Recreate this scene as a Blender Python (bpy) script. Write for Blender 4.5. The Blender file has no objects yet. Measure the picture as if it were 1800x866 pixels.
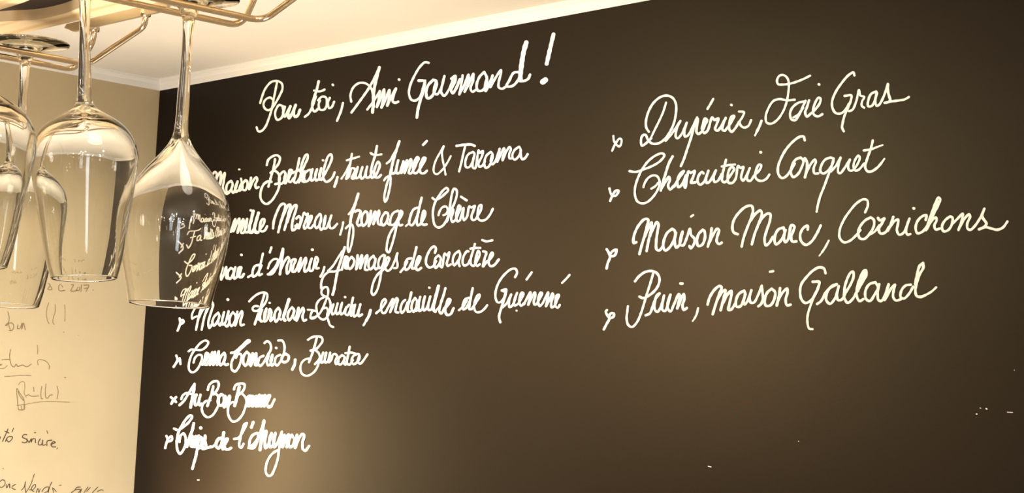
import bpy, bmesh, math, random
import numpy as np
from mathutils import Vector, Matrix
random.seed(7)
SC = bpy.context.scene
COL = SC.collection

# ---------------------------------------------------------------- camera
# world axes: X runs along the blackboard wall, Y into that wall, Z up
F = 4200.0
def _frame():
    s = .1845; y1 = 740.0
    x1 = 283-(y1-160)/s
    v1 = Vector((x1-900, -(y1-433), -F))
    A = v1.x-v1.y*.184; B = -900*v1.x+v1.y*(52.07-160+433)+F*F
    x2 = -B/A; y2 = 160+.184*(x2-283)
    v2 = Vector((x2-900, -(y2-433), -F))
    n1 = -v1.normalized(); n2 = v2.normalized()
    n2 = (n2-n1*n1.dot(n2)).normalized()
    return n1, n2, n1.cross(n2)
N1, N2, UP = _frame()
RM = Matrix((N1, N2, UP))                 # camera coords -> world coords
EYE = Vector((0, 0, 1.6))
cam = bpy.data.cameras.new('camera'); cam.sensor_width = 36; cam.lens = F/1800*36
cam.clip_start = .05; cam.clip_end = 60
camo = bpy.data.objects.new('camera', cam); COL.objects.link(camo)
camo.matrix_world = Matrix.Translation(EYE) @ RM.to_4x4()
SC.camera = camo
def ray(px, py): return RM @ Vector((px-900, 433-py, -F))
def on(px, py, axis, val):
    d = ray(px, py); t = (val-EYE[axis])/d[axis]
    return EYE+d*t
_d = ray(283, 160); _c = EYE+_d*(5.0/_d.length)
X0, Y0, ZC = _c.x, _c.y, _c.z              # corner under the cornice

# ---------------------------------------------------------------- world, lights, exposure
w = bpy.data.worlds.new('world'); SC.world = w; w.use_nodes = True
w.node_tree.nodes['Background'].inputs[0].default_value = (1, .85, .65, 1)
w.node_tree.nodes['Background'].inputs[1].default_value = .02
SC.view_settings.view_transform = 'Standard'; SC.view_settings.look = 'None'
SC.view_settings.gamma = 1; SC.view_settings.exposure = EXPO = -.1
WARM = (1, .945, .865)
def area(loc, to, size, power, col=WARM, spread=math.pi):
    l = bpy.data.lights.new('area_lamp', 'AREA'); l.shape = 'DISK'; l.size = size
    l.energy = power; l.color = col; l.spread = spread
    o = bpy.data.objects.new('area_lamp', l); COL.objects.link(o)
    o.location = loc; o.rotation_euler = (Vector(to)-Vector(loc)).to_track_quat('-Z', 'Y').to_euler()
    return o
def spot(loc, to, ang, power, col=WARM, blend=.8, r=.04):
    l = bpy.data.lights.new('spot_lamp', 'SPOT'); l.spot_size = math.radians(ang); l.spot_blend = blend
    l.energy = power; l.color = col; l.shadow_soft_size = r
    o = bpy.data.objects.new('spot_lamp', l); COL.objects.link(o)
    o.location = loc; o.rotation_euler = (Vector(to)-Vector(loc)).to_track_quat('-Z', 'Y').to_euler()
    return o
def mirror_hit(px, py, off=0.0):
    """where the board's mirror direction meets the left wall"""
    P = on(px, py, 1, Y0); d = (P-EYE).normalized(); d.y = -d.y
    t = (X0+off-P.x)/d.x
    return P+d*t
ROOM_X1 = X0+7.0; ROOM_Y0 = Y0-8.0

# added broad upward light below the frame that brightens the ceiling
area((X0+.95, Y0-1.3, .75), (X0+.85, Y0-1.0, 3), 1.5, 16, spread=math.radians(88))
# general room light from the lamps behind the viewer
area((X0+1.6, Y0-5.2, 2.2), (X0+2.0, Y0, 1.15), .7, 14, spread=math.radians(60))
# track spotlights under the ceiling and sconces beside the frame, mirrored softly by the satin board
def lamp_at(px, py, dist, size, power, col=WARM, dz=0.0, spread=math.radians(70)):
    P = on(px, py, 1, Y0); d = (P-EYE).normalized(); d.y = -d.y
    L = P+d*dist; L.z = min(L.z+dz, 2.46)
    return area(L, P, size, power, col, spread)
lamp_at(1390, 330, 1.75, .22, 1.8, (1, .88, .46))
lamp_at(1280, 560, 1.9, .3, 2.2, (1, .68, .38))
lamp_at(605, 350, .84, .16, 2.0, (1, .70, .36))
lamp_at(800, 520, 1.25, .35, .7, (1, .68, .36))
sc = area((X0+.03, Y0-.350, 1.76), (X0+.48, Y0, 1.80), .05, 1.7, (1, .72, .38), math.radians(100))
sc.data.shape = 'RECTANGLE'; sc.data.size = .03; sc.data.size_y = .30
sd = area((X0+.06, Y0-.23, 1.50), (X0+.38, Y0, 1.72), .05, 2.2, (1, .72, .38), math.radians(100))
sd.data.shape = 'RECTANGLE'; sd.data.size = .05; sd.data.size_y = .10
# uplight on the ochre wall
spot((X0+1.0, Y0-.8, 1.0), (X0, Y0-.38, 1.55), 50, 118, (1, .95, .88), .5, .05)
# added area light behind the viewer: it brightens what the glass and wires mirror
area((X0+3.2, Y0-5.6, 2.42), (X0+3.4, Y0-7.4, 0), 1.2, 35, spread=math.radians(150))
# added upward light from below, brightening the shelf underside and the rack
area((-1.55, .62, .85), (-1.62, .95, 2.0), .5, 3.2, (1, .93, .84), math.radians(50))
# cool daylight from an unseen window far behind the viewer
dw = area((ROOM_X1-.3, Y0-3.6, 1.5), (X0, Y0-2.2, 1.7), .5, 10, (.8, .88, 1), math.radians(120))
dw.data.shape = 'RECTANGLE'; dw.data.size = .55; dw.data.size_y = 1.7
random.seed(11)
LAMPS = []
while len(LAMPS) < 16:
    p = (X0+3.3+2.8*random.random(), Y0-(1.3+3.6*random.random()), 2.0+.3*random.random())
    if math.hypot(p[0], p[1]) > .45 and p[0] > -.2: LAMPS.append(p)
LAMPS += [(X0+1.0+5.6*random.random(), Y0-(5.0+2.4*random.random()), 1.95+.32*random.random()) for _ in range(8)]
_k = []
for p in LAMPS:
    if all(math.hypot(p[0]-q[0], p[1]-q[1]) > .13 for q in _k): _k.append(p)
LAMPS = _k
# hand lettering: (line, crop x, crop y, scale, stroke width, strokes); strokes in the enlarged crop's pixels
S6 = 5.7733
LET = [
('title', 440, 40, 4.3286, 19, """75 610,90 560,115 500,160 450,205 443,238 460,245 500,225 550,195 605,165 650,135 665,110 650,100 620,115 585,150 568,168 580
203 455,190 520,178 580,165 650,140 730,115 790,85 823,60 825,48 795
250 635,220 625,200 650,188 695,205 738,235 725,252 680,245 640
w24:262 640,250 690,262 712,290 665,305 635,288 690,295 725,322 680,345 625
w24:345 625,330 680,340 715,360 705,378 662
w22:520 445,505 510,488 560,472 620,475 660,490 675,515 655
415 715,445 690,475 630,500 560
485 515,530 522,565 508
515 590,545 562,575 568,582 620,562 660,530 660,520 620,530 590
605 570,590 610,600 650,620 640,638 600
w20:626 470,630 474
w20:705 610,690 670,660 745
768 600,762 550,785 490,830 458,880 462,920 500,935 560,940 640
w21:770 682,830 600,900 500,950 410,982 340
w27:982 340,960 420,940 520,936 600,930 680
890 660,920 620,955 570,985 520
w22:985 520,978 580,963 640,990 580,1018 508,1015 570,998 645,1030 580,1058 512,1058 560,1042 630
w22:1042 630,1075 560,1108 500,1088 560,1085 600,1105 608,1125 600
w21:1130 431,1134 433"""),
('title', 700, 40, 4.33, 20, """232 305,205 300,165 335,120 410,90 480,82 540,100 585,130 592,165 565,185 510,205 440
w24:155 440,200 445,195 500,172 580,152 650,142 720
w24:265 435,225 480,212 540,225 575,255 560,280 510,292 465,285 440,265 435
290 440,275 490,272 530,295 545,330 490,352 405,332 480,328 530,350 555,385 510,410 450,430 405
w24:405 425,435 405,430 450,402 510,415 535,440 500,470 430
w20:490 400,480 470,465 545
w20:465 545,500 480,535 395,532 450,505 525,540 460,572 388,570 440,550 500,565 525,590 510
w22:655 375,620 410,597 470,605 515,640 515,670 470,675 420,655 375
w20:675 420,660 480,665 520,690 470,718 400
w20:718 400,700 490,740 420,782 360,778 400,765 450,765 490,790 502,825 482
w22:925 375,880 380,845 440,825 482,870 480,910 440,930 400
w40:975 150,955 220,940 310,930 400,928 435
w22:930 445,965 440,990 425,1003 395
w34:1182 88,1160 180,1130 312
w48:1100 450,1120 435"""),
('first line', 360, 240, 5.4133, 26, """62 420,75 360,98 335,112 350,105 420,92 460
105 420,130 360,150 335,150 400,140 470,170 380,190 345,182 420,172 480,182 520,210 545,238 515
250 420,215 450,205 510,220 540,245 510,265 450,250 420
265 450,255 510,270 535,295 490,312 425,290 480,290 525,315 515,345 450
345 400,352 440,358 490,330 515
385 415,360 450,360 500,385 510,405 460,400 420,385 415
440 390,430 440,422 500,460 420,490 385,500 410,480 460,490 490,512 480
w22:325 312,331 312
590 270,605 220,650 185,690 178,715 200,705 250,670 300,625 345
668 215,660 270,645 330,625 400,605 475
625 345,660 325,695 345,712 390,702 440,670 452
600 425,560 455,535 510,530 580,555 625,590 640,635 610,670 560,700 500,712 440
560 450,600 425,635 430
740 335,712 370,705 420,725 450,750 430,770 370,755 330,740 335
770 350,755 410,765 445,790 400,810 315,830 320,815 360,795 420,815 432,845 395
900 205,885 280,865 360,850 430,870 438,900 400
835 345,900 315
960 175,975 170,980 200,950 270,920 340,895 435
955 180,930 240,905 330
905 420,935 350,952 330,945 380,928 425,950 430
985 320,955 345,945 400,960 428,990 410,1010 360,1002 315,985 320
1025 310,1012 370,1015 418,1040 405,1068 310,1050 370,1060 418,1085 400,1108 300,1090 360,1092 410
1110 412,1150 340,1195 250,1210 195,1200 168,1175 185,1150 250,1130 330,1130 400,1155 430,1190 415,1220 380,1235 340
w24:1122 224,1128 226
w30:1262 385,1250 430,1234 475
1400 165,1385 250,1365 330,1345 400
w22:1300 400,1340 340,1375 270
w22:1350 225,1410 208,1468 190
1345 400,1370 380,1398 300,1430 310,1415 360,1398 395,1420 398,1455 290,1438 350,1440 395,1465 385,1500 290,1482 350,1490 398,1515 385,1545 285,1532 340,1540 390,1565 385,1592 330"""),
('first line', 640, 240, 5.4133, 27, """122 90,105 180,80 260,65 340,75 392,105 372
w24:70 165,110 175,165 168
105 380,130 330,150 265,135 240,110 280,95 340,105 385,135 388,160 365
w24:62 156,72 160
w30:335 45,310 120,285 200,265 280,250 350,240 400
w24:215 255,245 230,280 170,310 120
w24:190 415,215 385,245 375,252 430,240 510,215 600,200 620,192 580,205 500,225 425,245 375
275 240,262 300,265 350,290 345,325 225,310 290,310 348,335 345,375 235,365 290,355 345,408 225,410 250,395 310,385 345,445 215,452 240,435 300,425 345,445 350,468 320
475 310,500 250,520 205,505 195,480 240,465 300,475 345,500 345,530 305,565 250,585 205,568 200,545 240,530 300,540 345,570 348,597 325
w28:596 42,562 78
w21:825 185,790 250,740 320,690 358,665 340,665 280,690 210,730 140,758 90,742 150,748 220,765 300,775 362
w28:880 88,950 78,1020 75,1052 88
w24:962 90,945 160,925 250,904 330
w24:1035 145,990 170,965 230,970 290,1000 290,1035 230,1050 160,1035 145
w25:1052 165,1035 240,1035 295,1055 302,1090 130,1100 155,1130 135,1120 190,1090 250,1095 285,1120 280,1150 235
w25:1205 145,1165 180,1145 240,1155 295,1180 290,1215 230,1222 165,1205 145
w24:1215 180,1205 230,1220 265,1245 240,1290 115,1280 175,1267 240,1300 170,1332 110,1340 130,1320 190,1318 225,1350 150,1385 97,1397 115,1380 170,1385 208,1410 205
w24:1475 95,1430 130,1410 185,1430 220,1465 195,1492 130,1475 95
w28:1490 130,1490 180,1505 215,1530 205,1556 167"""),
('second line', 360, 330, 5.7733, 29, """265 445,285 380,310 318,305 380,290 440,325 360,350 312,350 370,332 455,360 380,390 318,395 350,375 410,370 455,395 455,430 315,410 380,410 445,435 450,455 400
w38:492 235,470 330,452 400,458 450,480 450,505 400
w38:545 255,520 340,505 410,518 452,540 450
555 425,600 360,603 318,582 320,560 380,560 430,585 442,610 430,632 390
w28:464 228,472 230
693 410,700 340,730 250,770 175,800 160,818 180,797 260,770 350,745 450
w30:770 350,810 250,850 172,868 172,855 240,832 340,808 425
w30:835 350,870 250,905 182,928 175,925 220,900 300,885 380,890 430,915 420,938 370
w30:930 310,955 288,972 310,965 370,938 405,920 385
w27:955 410,980 340,1010 252,1025 272,1045 262,1030 320,1005 390,1012 415,1040 390,1075 330,1085 285,1065 290,1045 350,1050 400,1075 408,1105 375
w27:1165 265,1130 310,1115 370,1130 408,1155 390,1180 320,1175 270,1165 265
w27:1180 310,1165 380,1180 425,1205 400,1225 285,1208 350,1208 412,1232 410,1285 280,1265 350,1272 405,1300 408,1343 365
w25:1405 348,1395 400,1374 475"""),
('second line', 600, 320, 5.7733, 27, """w33:172 118,150 190,125 270,100 350,88 440
w26:75 325,105 290,135 225,155 170
w25:45 468,75 440,108 430,122 480,115 570,95 660,74 708,64 670,70 590,82 500,92 440
w30:140 300,165 285,195 295,180 350,160 420,175 442,205 425
w29:245 295,215 330,205 400,220 442,250 420,268 360,262 305,245 295
w29:300 292,292 370,278 445,310 370,345 298,345 345,325 425,355 350,382 290,385 315,370 370,378 425,400 432
w29:445 308,415 350,405 410,425 438,455 410,475 350,468 312,445 308
w27:478 340,465 410,488 432
575 290,530 310,500 370,500 430,530 432,570 380,600 300,580 370,560 450,540 540,505 660,480 712,462 700,465 620,490 530,530 465,570 430
570 400,605 350,620 302,602 290,585 340,580 410,595 440,618 432
w28:770 258,730 280,700 350,690 420,715 438,750 390,785 300
w29:815 158,795 240,775 330,765 400,775 438,805 425
w22:655 445,690 415
w29:805 420,840 360,850 300,838 290,818 350,815 415,835 432,865 428
w27:925 160,950 178,1000 160,1050 120,1085 80,1070 58,1035 80,990 140,950 210,930 290,932 370,950 438,985 460,1030 440,1070 380,1095 310,1140 230,1172 130,1168 78,1145 65,1125 110,1110 190,1095 290,1070 400
w25:985 335,1000 290,1030 252,1065 248,1080 290,1060 325,1035 335
w28:1075 390,1105 310,1130 270,1135 300,1115 360,1125 402,1150 390,1185 320,1210 250,1195 235,1175 290,1165 350,1180 398,1205 385
w28:1215 148,1272 185
w27:1205 385,1240 262,1235 330,1245 385,1275 350,1300 245,1320 258,1355 240,1340 290,1320 350,1330 382,1355 382,1385 340,1420 270,1420 232,1400 240,1385 300,1385 360,1410 388,1460 382,1505 335,1538 270"""),
('third line', 360, 410, 5.7733, 28, """170 345,180 345,165 400,165 468
168 468,190 420,218 342,215 400,222 455,240 458
265 350,240 380,235 440,255 462,280 430,292 370,265 350
w30:310 345,295 400,300 458,325 440,345 350,370 345,355 400,350 442,375 442,396 412
w30:370 217,374 219
w29:550 320,510 330,485 390,490 438,520 425,555 370,575 325
w26:590 205,575 270,555 360,552 425,580 412
440 442,480 420
w28:676 142,660 192
640 415,680 412,720 360,760 270,792 155
w24:640 355,660 300,700 262,740 265,730 310,690 370,650 410
w30:795 160,785 250,772 340,762 415
w28:770 370,805 290,845 240,858 260,832 340,835 408,865 370,885 275,905 262,922 265,900 330,890 388,915 385,975 250,965 310,952 385,1000 290,1025 248,1030 280,1012 340,1015 388,1040 375,1085 255,1065 310,1065 378,1090 378,1130 240,1150 265,1135 310,1130 355,1155 352
w34:1090 165,1093 166
w28:1213 342,1200 390,1174 438
w31:1420 140,1400 210,1375 290,1350 370,1330 470,1312 570,1297 622
w24:1250 380,1300 330,1350 250,1395 180
w26:1182 560,1182 500,1210 430,1260 390,1320 385,1370 372"""),
('third line', 600, 400, 5.7733, 29, """5 425,25 350,45 292,62 300,45 360,42 410,65 412
105 295,75 330,65 390,85 418,115 390,130 330,105 295
165 280,160 350,150 420,185 330,208 280,205 340,190 412,230 320,262 280,265 300,245 370,242 425,265 428
w28:325 285,290 320,275 380,290 422,320 400,345 330,325 285
w28:348 315,335 390,350 422,375 400
w26:430 275,395 300,375 360,385 412,415 390,442 282,425 370,405 450,390 540,360 640,325 683,308 660,315 590,345 510,390 450,430 422,465 370,487 310,470 300,450 350,445 410,470 438,500 420,540 340,570 258,560 310,570 360,565 405,535 410
w26:600 450,640 400,668 345
w28:710 310,670 320,645 380,655 428,685 410,720 340
w29:762 197,745 270,725 350,718 412,745 412
w30:745 410,785 350,802 300,788 290,765 340,755 400,775 430,810 408
w28:950 255,960 210,945 190,915 205,880 260,860 320,862 370,890 402,930 392,962 340
w27:985 280,955 310,945 370,955 408,985 380,1010 310,985 280
w27:1010 320,1000 380,1020 402,1050 262,1070 280,1095 250,1085 310,1070 360,1080 388,1110 372
w27:1195 235,1150 270,1130 340,1145 382,1175 350,1207 280,1195 235
w27:1205 290,1190 350,1200 390
w27:1290 240,1280 235,1245 280,1230 350,1245 382,1280 372,1310 320
w27:1355 165,1335 240,1315 310,1315 370,1340 388,1385 320,1405 260,1390 235,1370 290,1360 360,1380 388,1405 370
w27:1310 212,1360 205,1410 205
w29:1440 240,1470 250,1455 310,1438 392,1480 340,1500 330,1540 265,1530 252,1505 300,1495 360,1515 390,1550 380,1598 322
w27:1430 125,1470 138,1533 128"""),
('fourth line', 290, 480, 5.7733, 27, """148 458,155 500,145 540,128 582
w28:152 480,182 475,190 492,165 515
w22:330 435,300 445,275 462,272 430,290 380,315 348,370 330
w26:372 335,345 430,315 572
w26:345 450,385 370,430 335,400 440,372 572
w27:400 440,445 340,480 297,488 320,460 420,440 500,450 555,485 505
540 400,500 440,480 500,495 532,525 500,552 430,540 400
552 430,540 500,558 530,600 395,582 460,585 520,612 500,645 385,640 430,655 490,628 540,605 520
690 395,665 430,655 500,675 535,705 500,717 430,690 395
735 390,725 450,712 530,745 440,780 385,785 420,765 490,772 528,800 520
w32:636 266,640 268
w26:855 285,900 240,950 207,1000 195,1035 208,1035 260,1005 320,965 360,930 382,895 375,890 350,915 332,945 335
w27:1010 210,990 280,965 360,940 430,911 517
945 470,985 370,965 430,975 488,1000 480,1030 358,1008 420,1012 490,1038 470,1065 362,1080 390,1072 485,1100 450
w28:1150 350,1120 390,1110 450,1125 492,1155 450,1172 390,1150 350
w28:1170 385,1158 450,1178 470
w37:1258 265,1235 340,1212 410,1202 455,1218 478
w28:1290 345,1260 380,1245 440,1260 478,1290 440,1312 380,1290 345
w28:1310 375,1302 440,1320 470,1355 350,1345 420,1335 480,1370 400,1400 350,1410 380,1395 440,1410 482,1433 472
w26:1060 300,1064 301
w23:1450 370,1493 373"""),
('fourth line', 520, 480, 5.7733, 25, """205 385,175 378,155 410,150 455,190 455,215 430
300 235,240 270,210 320,215 390,240 450,280 470,320 440,345 370,350 300,330 252,300 235
300 235,265 215,260 180,285 145,315 140,328 170,325 220,300 290,270 360,240 410,200 440,160 455
275 360,310 350,325 380,318 430,330 480,350 530,380 546
w26:340 400,382 315,365 380,372 418,395 400,425 305,408 370,415 415,440 400,470 300,452 360,460 418,485 400,510 345
w27:498 241,502 243
w27:540 320,510 360,502 412,525 425,550 380,575 320
w28:580 248,565 320,552 390,562 432
w28:562 432,602 320,588 380,592 438,620 420,655 315,638 380,638 435,672 418
w34:758 375,742 430,715 480
w25:715 480,687 528
w27:815 405,850 375,890 330,915 278,902 262,875 290,865 360,880 402,905 400,935 350
w27:935 350,985 262,975 330,957 395,995 310,1022 252,1035 262,1020 330,1012 392,1040 398
w27:1110 270,1080 300,1062 370,1075 402,1105 370,1135 295
w30:1172 195,1155 270,1137 340,1138 390,1160 388
w28:1210 250,1185 290,1175 360,1195 392,1220 350,1232 285,1210 250
w28:1228 300,1225 380,1262 240,1247 310,1252 382,1275 370,1310 235,1292 310,1300 378,1325 360,1365 235,1345 310,1347 372,1370 370,1395 310
w27:1353 146,1357 148
w38:1448 130,1430 200,1407 290,1397 370,1415 388
w22:1415 388,1460 330,1500 230
w29:1518 152,1500 220,1470 310,1457 390,1475 408,1510 350
w31:1510 360,1555 305,1568 268,1550 262,1530 310,1515 380,1535 422,1570 415,1601 355"""),
('fourth line', 740, 460, 5.7733, 27, """w26:385 490,430 450,465 390
w29:485 365,450 380,425 440,430 482,460 465,495 400
w29:525 268,510 340,495 420,492 480,515 478
w26:515 475,560 410,597 345,592 330,570 345,545 410,540 470,560 508,600 508,640 480,672 440
w27:955 155,975 110,960 72,920 72,860 115,800 190,765 270,755 350,775 408,800 412,840 370,862 300
w29:820 290,865 280,858 330,830 420,808 490,792 560,805 612
w29:820 290,850 300
w27:830 460,870 420,915 330,895 400,897 458,925 445,975 315,948 390,950 442,980 430,1020 370,1040 320,1025 310,1005 350,997 410,1015 445,1045 420
w28:1045 430,1075 370,1110 308,1105 370,1088 435,1125 360,1155 310,1162 340,1145 400,1150 432,1170 430,1205 370,1230 320,1215 310,1195 350,1190 410,1205 448,1235 420
w28:1235 420,1265 360,1290 310,1285 370,1268 450,1310 370,1335 320,1345 340,1325 400,1325 460,1350 452,1380 390,1400 335,1382 335,1365 390,1365 450,1388 465,1408 437
w28:1123 107,1100 140,1072 178
w25:1508 132,1475 170,1432 213
w22:968 494,972 495"""),
('fifth line', 290, 580, 5.7733, 27, """w28:115 258,128 300,115 330,88 372
w26:150 285,157 343
w24:125 312,155 300
w25:240 215,265 197,310 200,370 200,420 165,440 122,410 105,360 130,310 190,270 250,245 330,245 400,275 428,315 410,355 350,375 290,370 255,340 250,305 280,290 328
w30:380 350,420 300,440 240,422 230,405 280,400 342,420 352,450 310,480 225,465 290,455 352,490 270,507 222,500 280,490 352,530 270,545 215,540 280,527 352
w30:600 230,565 270,550 330,565 355,595 320,612 260,600 230
w30:612 270,600 330,615 352,640 345
w27:670 230,700 225,750 190,810 150,860 110,845 100,800 140,740 200,700 270,675 330,680 400,710 418,745 380,770 310,775 250,745 240,720 280
w36:745 210,800 158,852 112
w31:830 220,800 260,795 330,815 360,845 320,858 250,830 220
w31:858 250,845 330,865 350,890 235,880 300,870 360,905 270,925 235,925 290,915 352,945 350
w28:1010 130,1035 112,1065 130,1075 190,1045 250,1000 330,965 362,945 340,960 280,1000 260
w29:1050 260,1035 320,1045 355,1070 345,1090 250,1072 310,1085 358,1115 330
w28:1126 179,1131 181
w27:1150 105,1190 107,1213 160,1205 240,1170 320,1135 358,1115 330,1130 270,1170 250
w31:1225 240,1195 262,1185 310,1210 325,1245 310,1255 262,1225 240
w34:1322 300,1315 350,1292 398"""),
('fifth line', 460, 570, 5.7733, 26, """470 155,510 130,560 120,610 133,618 165,590 210,550 250,495 265
w28:560 130,540 210,515 290,480 382
545 260,578 290,590 340,570 370,540 402
w25:480 345,440 355,405 390,392 450,410 500,455 520,510 500,555 450,582 385
w27:590 380,625 285,607 340,607 388,632 375,655 285,640 340,647 388,672 370,695 285,682 340,682 384,705 360,720 310,742 298,765 318,747 370,755 402,780 372
w27:815 310,785 340,775 390,795 408,825 380,842 330,815 310
w27:842 330,835 390,850 408,893 225,880 290,867 350,867 395,890 408,925 360
w27:850 290,910 285,945 292
w28:965 300,930 320,912 370,930 402,960 390,992 340,985 300,965 300
w27:988 320,975 380,1000 398,1035 360,1073 303"""),
('sixth line', 290, 580, 5.7733, 30, """w28:60 680,85 700,112 728
w30:112 680,85 710,65 745
w27:147 760,190 720,240 640,300 545
w25:165 700,180 662,220 637,262 645
w34:298 550,290 620,275 700,260 782
w28:280 700,320 652,305 700,307 760,330 752,360 655,345 720,352 762,370 745
w28:435 605,450 555,490 522,535 520,545 560,520 620,480 650,510 645,540 670,545 720
w29:490 570,475 640,455 700,430 768
w25:382 753,374 803,392 853,432 883,482 863,522 803,545 750,548 690
w25:382 753,415 720,460 712
w32:570 650,542 690,545 755,575 762,602 710,590 660,570 650
w32:612 670,605 720,600 780,635 700,655 667,652 720,635 780
w28:700 600,715 560,760 542,805 548,805 590,770 640,740 660
w38:755 575,740 640,725 700,707 765
w26:687 728,652 753,640 803,647 873,687 926,732 916,782 863,812 793,828 723,820 685,790 650
w38:835 765,862 700,873 670,850 672,838 720,852 768,893 672,878 730,888 770,925 672,912 740,925 770,958 660,950 690,948 768,985 667,990 700,975 770,1015 662,1018 700,1008 770
w36:1010 765,1050 700,1062 662,1045 668,1030 730,1050 778,1078 770
w28:1078 770,1112 702"""),
('seventh line', 280, 700, 5.7733, 31, """w27:72 380,85 415,70 460,60 503
w25:85 412,125 382,128 420,90 437
w28:150 305,190 320,240 290,300 240,333 182,318 170,280 200,225 280,190 360,177 450,187 530,210 560,245 520,268 450,265 390,245 355,215 380,205 440
w33:350 252,335 320,305 400,280 488
w31:285 470,315 410,335 380,335 430,320 480,345 488,370 382,352 440,360 490,382 470
w36:418 297,423 299
w30:400 378,390 440,385 510,370 590,350 660,336 712
w31:392 450,415 390,430 400,425 460,400 505
w32:425 500,455 430,465 378,465 430,470 490,440 510,490 500,523 490
w27:535 492,575 460,605 400
w33:625 400,590 420,575 480,600 505,635 460
w36:655 345,645 400,635 460,645 512
w31:650 500,680 440,695 410,675 410,660 460,670 510,700 517,728 502
w28:760 410,800 402,840 350,880 270,888 248,865 262,840 330,820 410,812 480,830 500,855 460
w36:953 242,935 292
w30:910 500,920 420,950 370,1000 352,1000 400,960 460,910 500
w28:905 502,960 500,1000 420,1040 300,1063 222
w38:1063 228,1045 330,1035 430,1022 520
w33:1040 430,1068 340,1085 330,1072 430,1078 502,1100 480,1140 352,1120 400,1125 492,1150 480,1178 350,1157 430,1167 492,1195 460,1245 340
w28:1245 342,1230 430,1215 520,1205 600,1175 700,1135 778,1105 783,1082 750,1085 680,1115 600,1165 545,1215 520
w33:1225 490,1270 370,1260 430,1252 492,1285 400,1312 365,1300 430,1293 492
w33:1345 370,1315 430,1322 492,1350 482,1372 420,1345 370
w33:1398 370,1387 430,1378 500,1420 400,1452 360,1470 370,1455 440,1455 510
w31:1455 510,1480 530,1520 482
w14:390 827,403 826"""),
('right first', 1060, 150, 5.7733, 22, """105 512,110 560,135 600,165 620,185 590,185 545,165 540,140 570,115 610,93 662
w25:465 470,440 430,435 370,460 270,510 180,580 120,650 103,710 130,740 190,740 280,720 380,680 470,620 550,560 588,500 590,460 560,430 500,400 510,385 560,395 612,430 592,490 535
w22:640 175,610 270,565 370,520 460,485 535
w24:635 562,690 500,740 430,785 360,748 440,738 520,755 538,800 490,850 378,827 460,832 520,860 508,910 420,955 325
w26:945 345,920 430,890 540,850 660,820 750,790 818
w27:935 410,962 340,955 400,948 470,965 492,1000 470,1035 400,1055 350,1035 335,1015 390,1005 440,1025 482,1060 460,1108 325,1130 350,1170 335,1155 390,1138 442,1160 460,1190 430,1245 330,1217 400,1212 452,1238 460
w25:1118 138,1095 180,1060 238
w26:1300 197,1306 200
w27:1238 460,1290 390,1330 310,1305 315,1285 370,1280 440,1305 470,1345 430,1380 370
w24:1380 265,1430 272,1415 320,1387 370,1400 410,1435 428,1475 410,1503 352
w28:1608 360,1585 420,1560 470
w20:1560 470,1542 508"""),
('right first', 1320, 120, 5.7733, 24, """600 75,540 105,480 130,400 155,320 165,275 160,265 120,290 75,330 68,370 100,385 160,380 240,365 330,330 430,270 520,205 562,160 550,150 490,180 400,230 330,290 312,370 325,445 318
w25:545 335,480 350,420 400,397 460,412 520,450 525,490 470,530 380,555 330
w25:430 500,480 470,530 400
w26:590 325,570 390,550 450,568 490,600 465,650 420,700 350,705 305,685 298,652 350,632 420,640 470,680 488,725 465
w28:688 162,693 164
w26:1050 72,1040 42,990 70,920 150,860 240,825 330,827 400,860 453,910 458,960 420,995 360
w26:950 280,1018 275,1015 320,985 400,950 480,930 560,925 600,942 638
w24:995 435,1030 420,1070 330,1097 220,1110 275,1150 290,1128 335,1125 380,1150 400
w26:1270 235,1220 260,1190 330,1190 385,1225 382,1260 320,1275 240
w26:1280 250,1262 330,1275 380,1300 370,1345 290,1390 160
w29:1390 160,1392 240,1415 320
w25:1415 320,1390 345,1355 350,1430 335,1510 325,1560 315,1603 291"""),
('right second', 1060, 250, 5.7733, 25, """65 467,75 510,95 540,130 540,158 490,130 490,100 530,72 595
w24:268 292,330 300,410 275,500 240,580 190,623 130,600 112,540 130,460 190,400 270,355 360,325 460,325 540,350 600,400 620,450 605,510 550,560 470,575 400,550 345,510 335,460 360,425 410,410 455
w23:490 470,530 445,560 410
w28:706 143,670 210,640 300,610 400,586 488
w27:592 470,640 390,668 350,678 380,660 440,680 478,720 440
w27:720 450,760 380,820 292,775 330,755 400,765 455,800 430,842 335,820 410,835 460,868 295,890 310,930 290,915 350,893 410,938 405
w26:1020 315,1005 300,970 340,960 400,985 430,1025 400,1070 288,1047 360,1052 412,1080 400,1145 285,1122 350,1132 402,1165 390,1205 320
w27:1248 178,1230 250,1212 330,1208 388,1230 405,1260 390
w24:1205 245,1270 232,1338 225
w26:1250 400,1290 340,1330 270,1310 248,1280 280,1265 350,1275 410,1310 412,1345 370,1372 240,1395 260,1425 250,1410 310,1402 360,1420 388,1450 350,1490 262,1462 340,1467 385,1495 390,1540 330,1590 280,1605 232,1583 225,1555 280,1545 350,1575 385,1620 390,1660 368,1688 328
w30:1598 100,1602 102"""),
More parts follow.
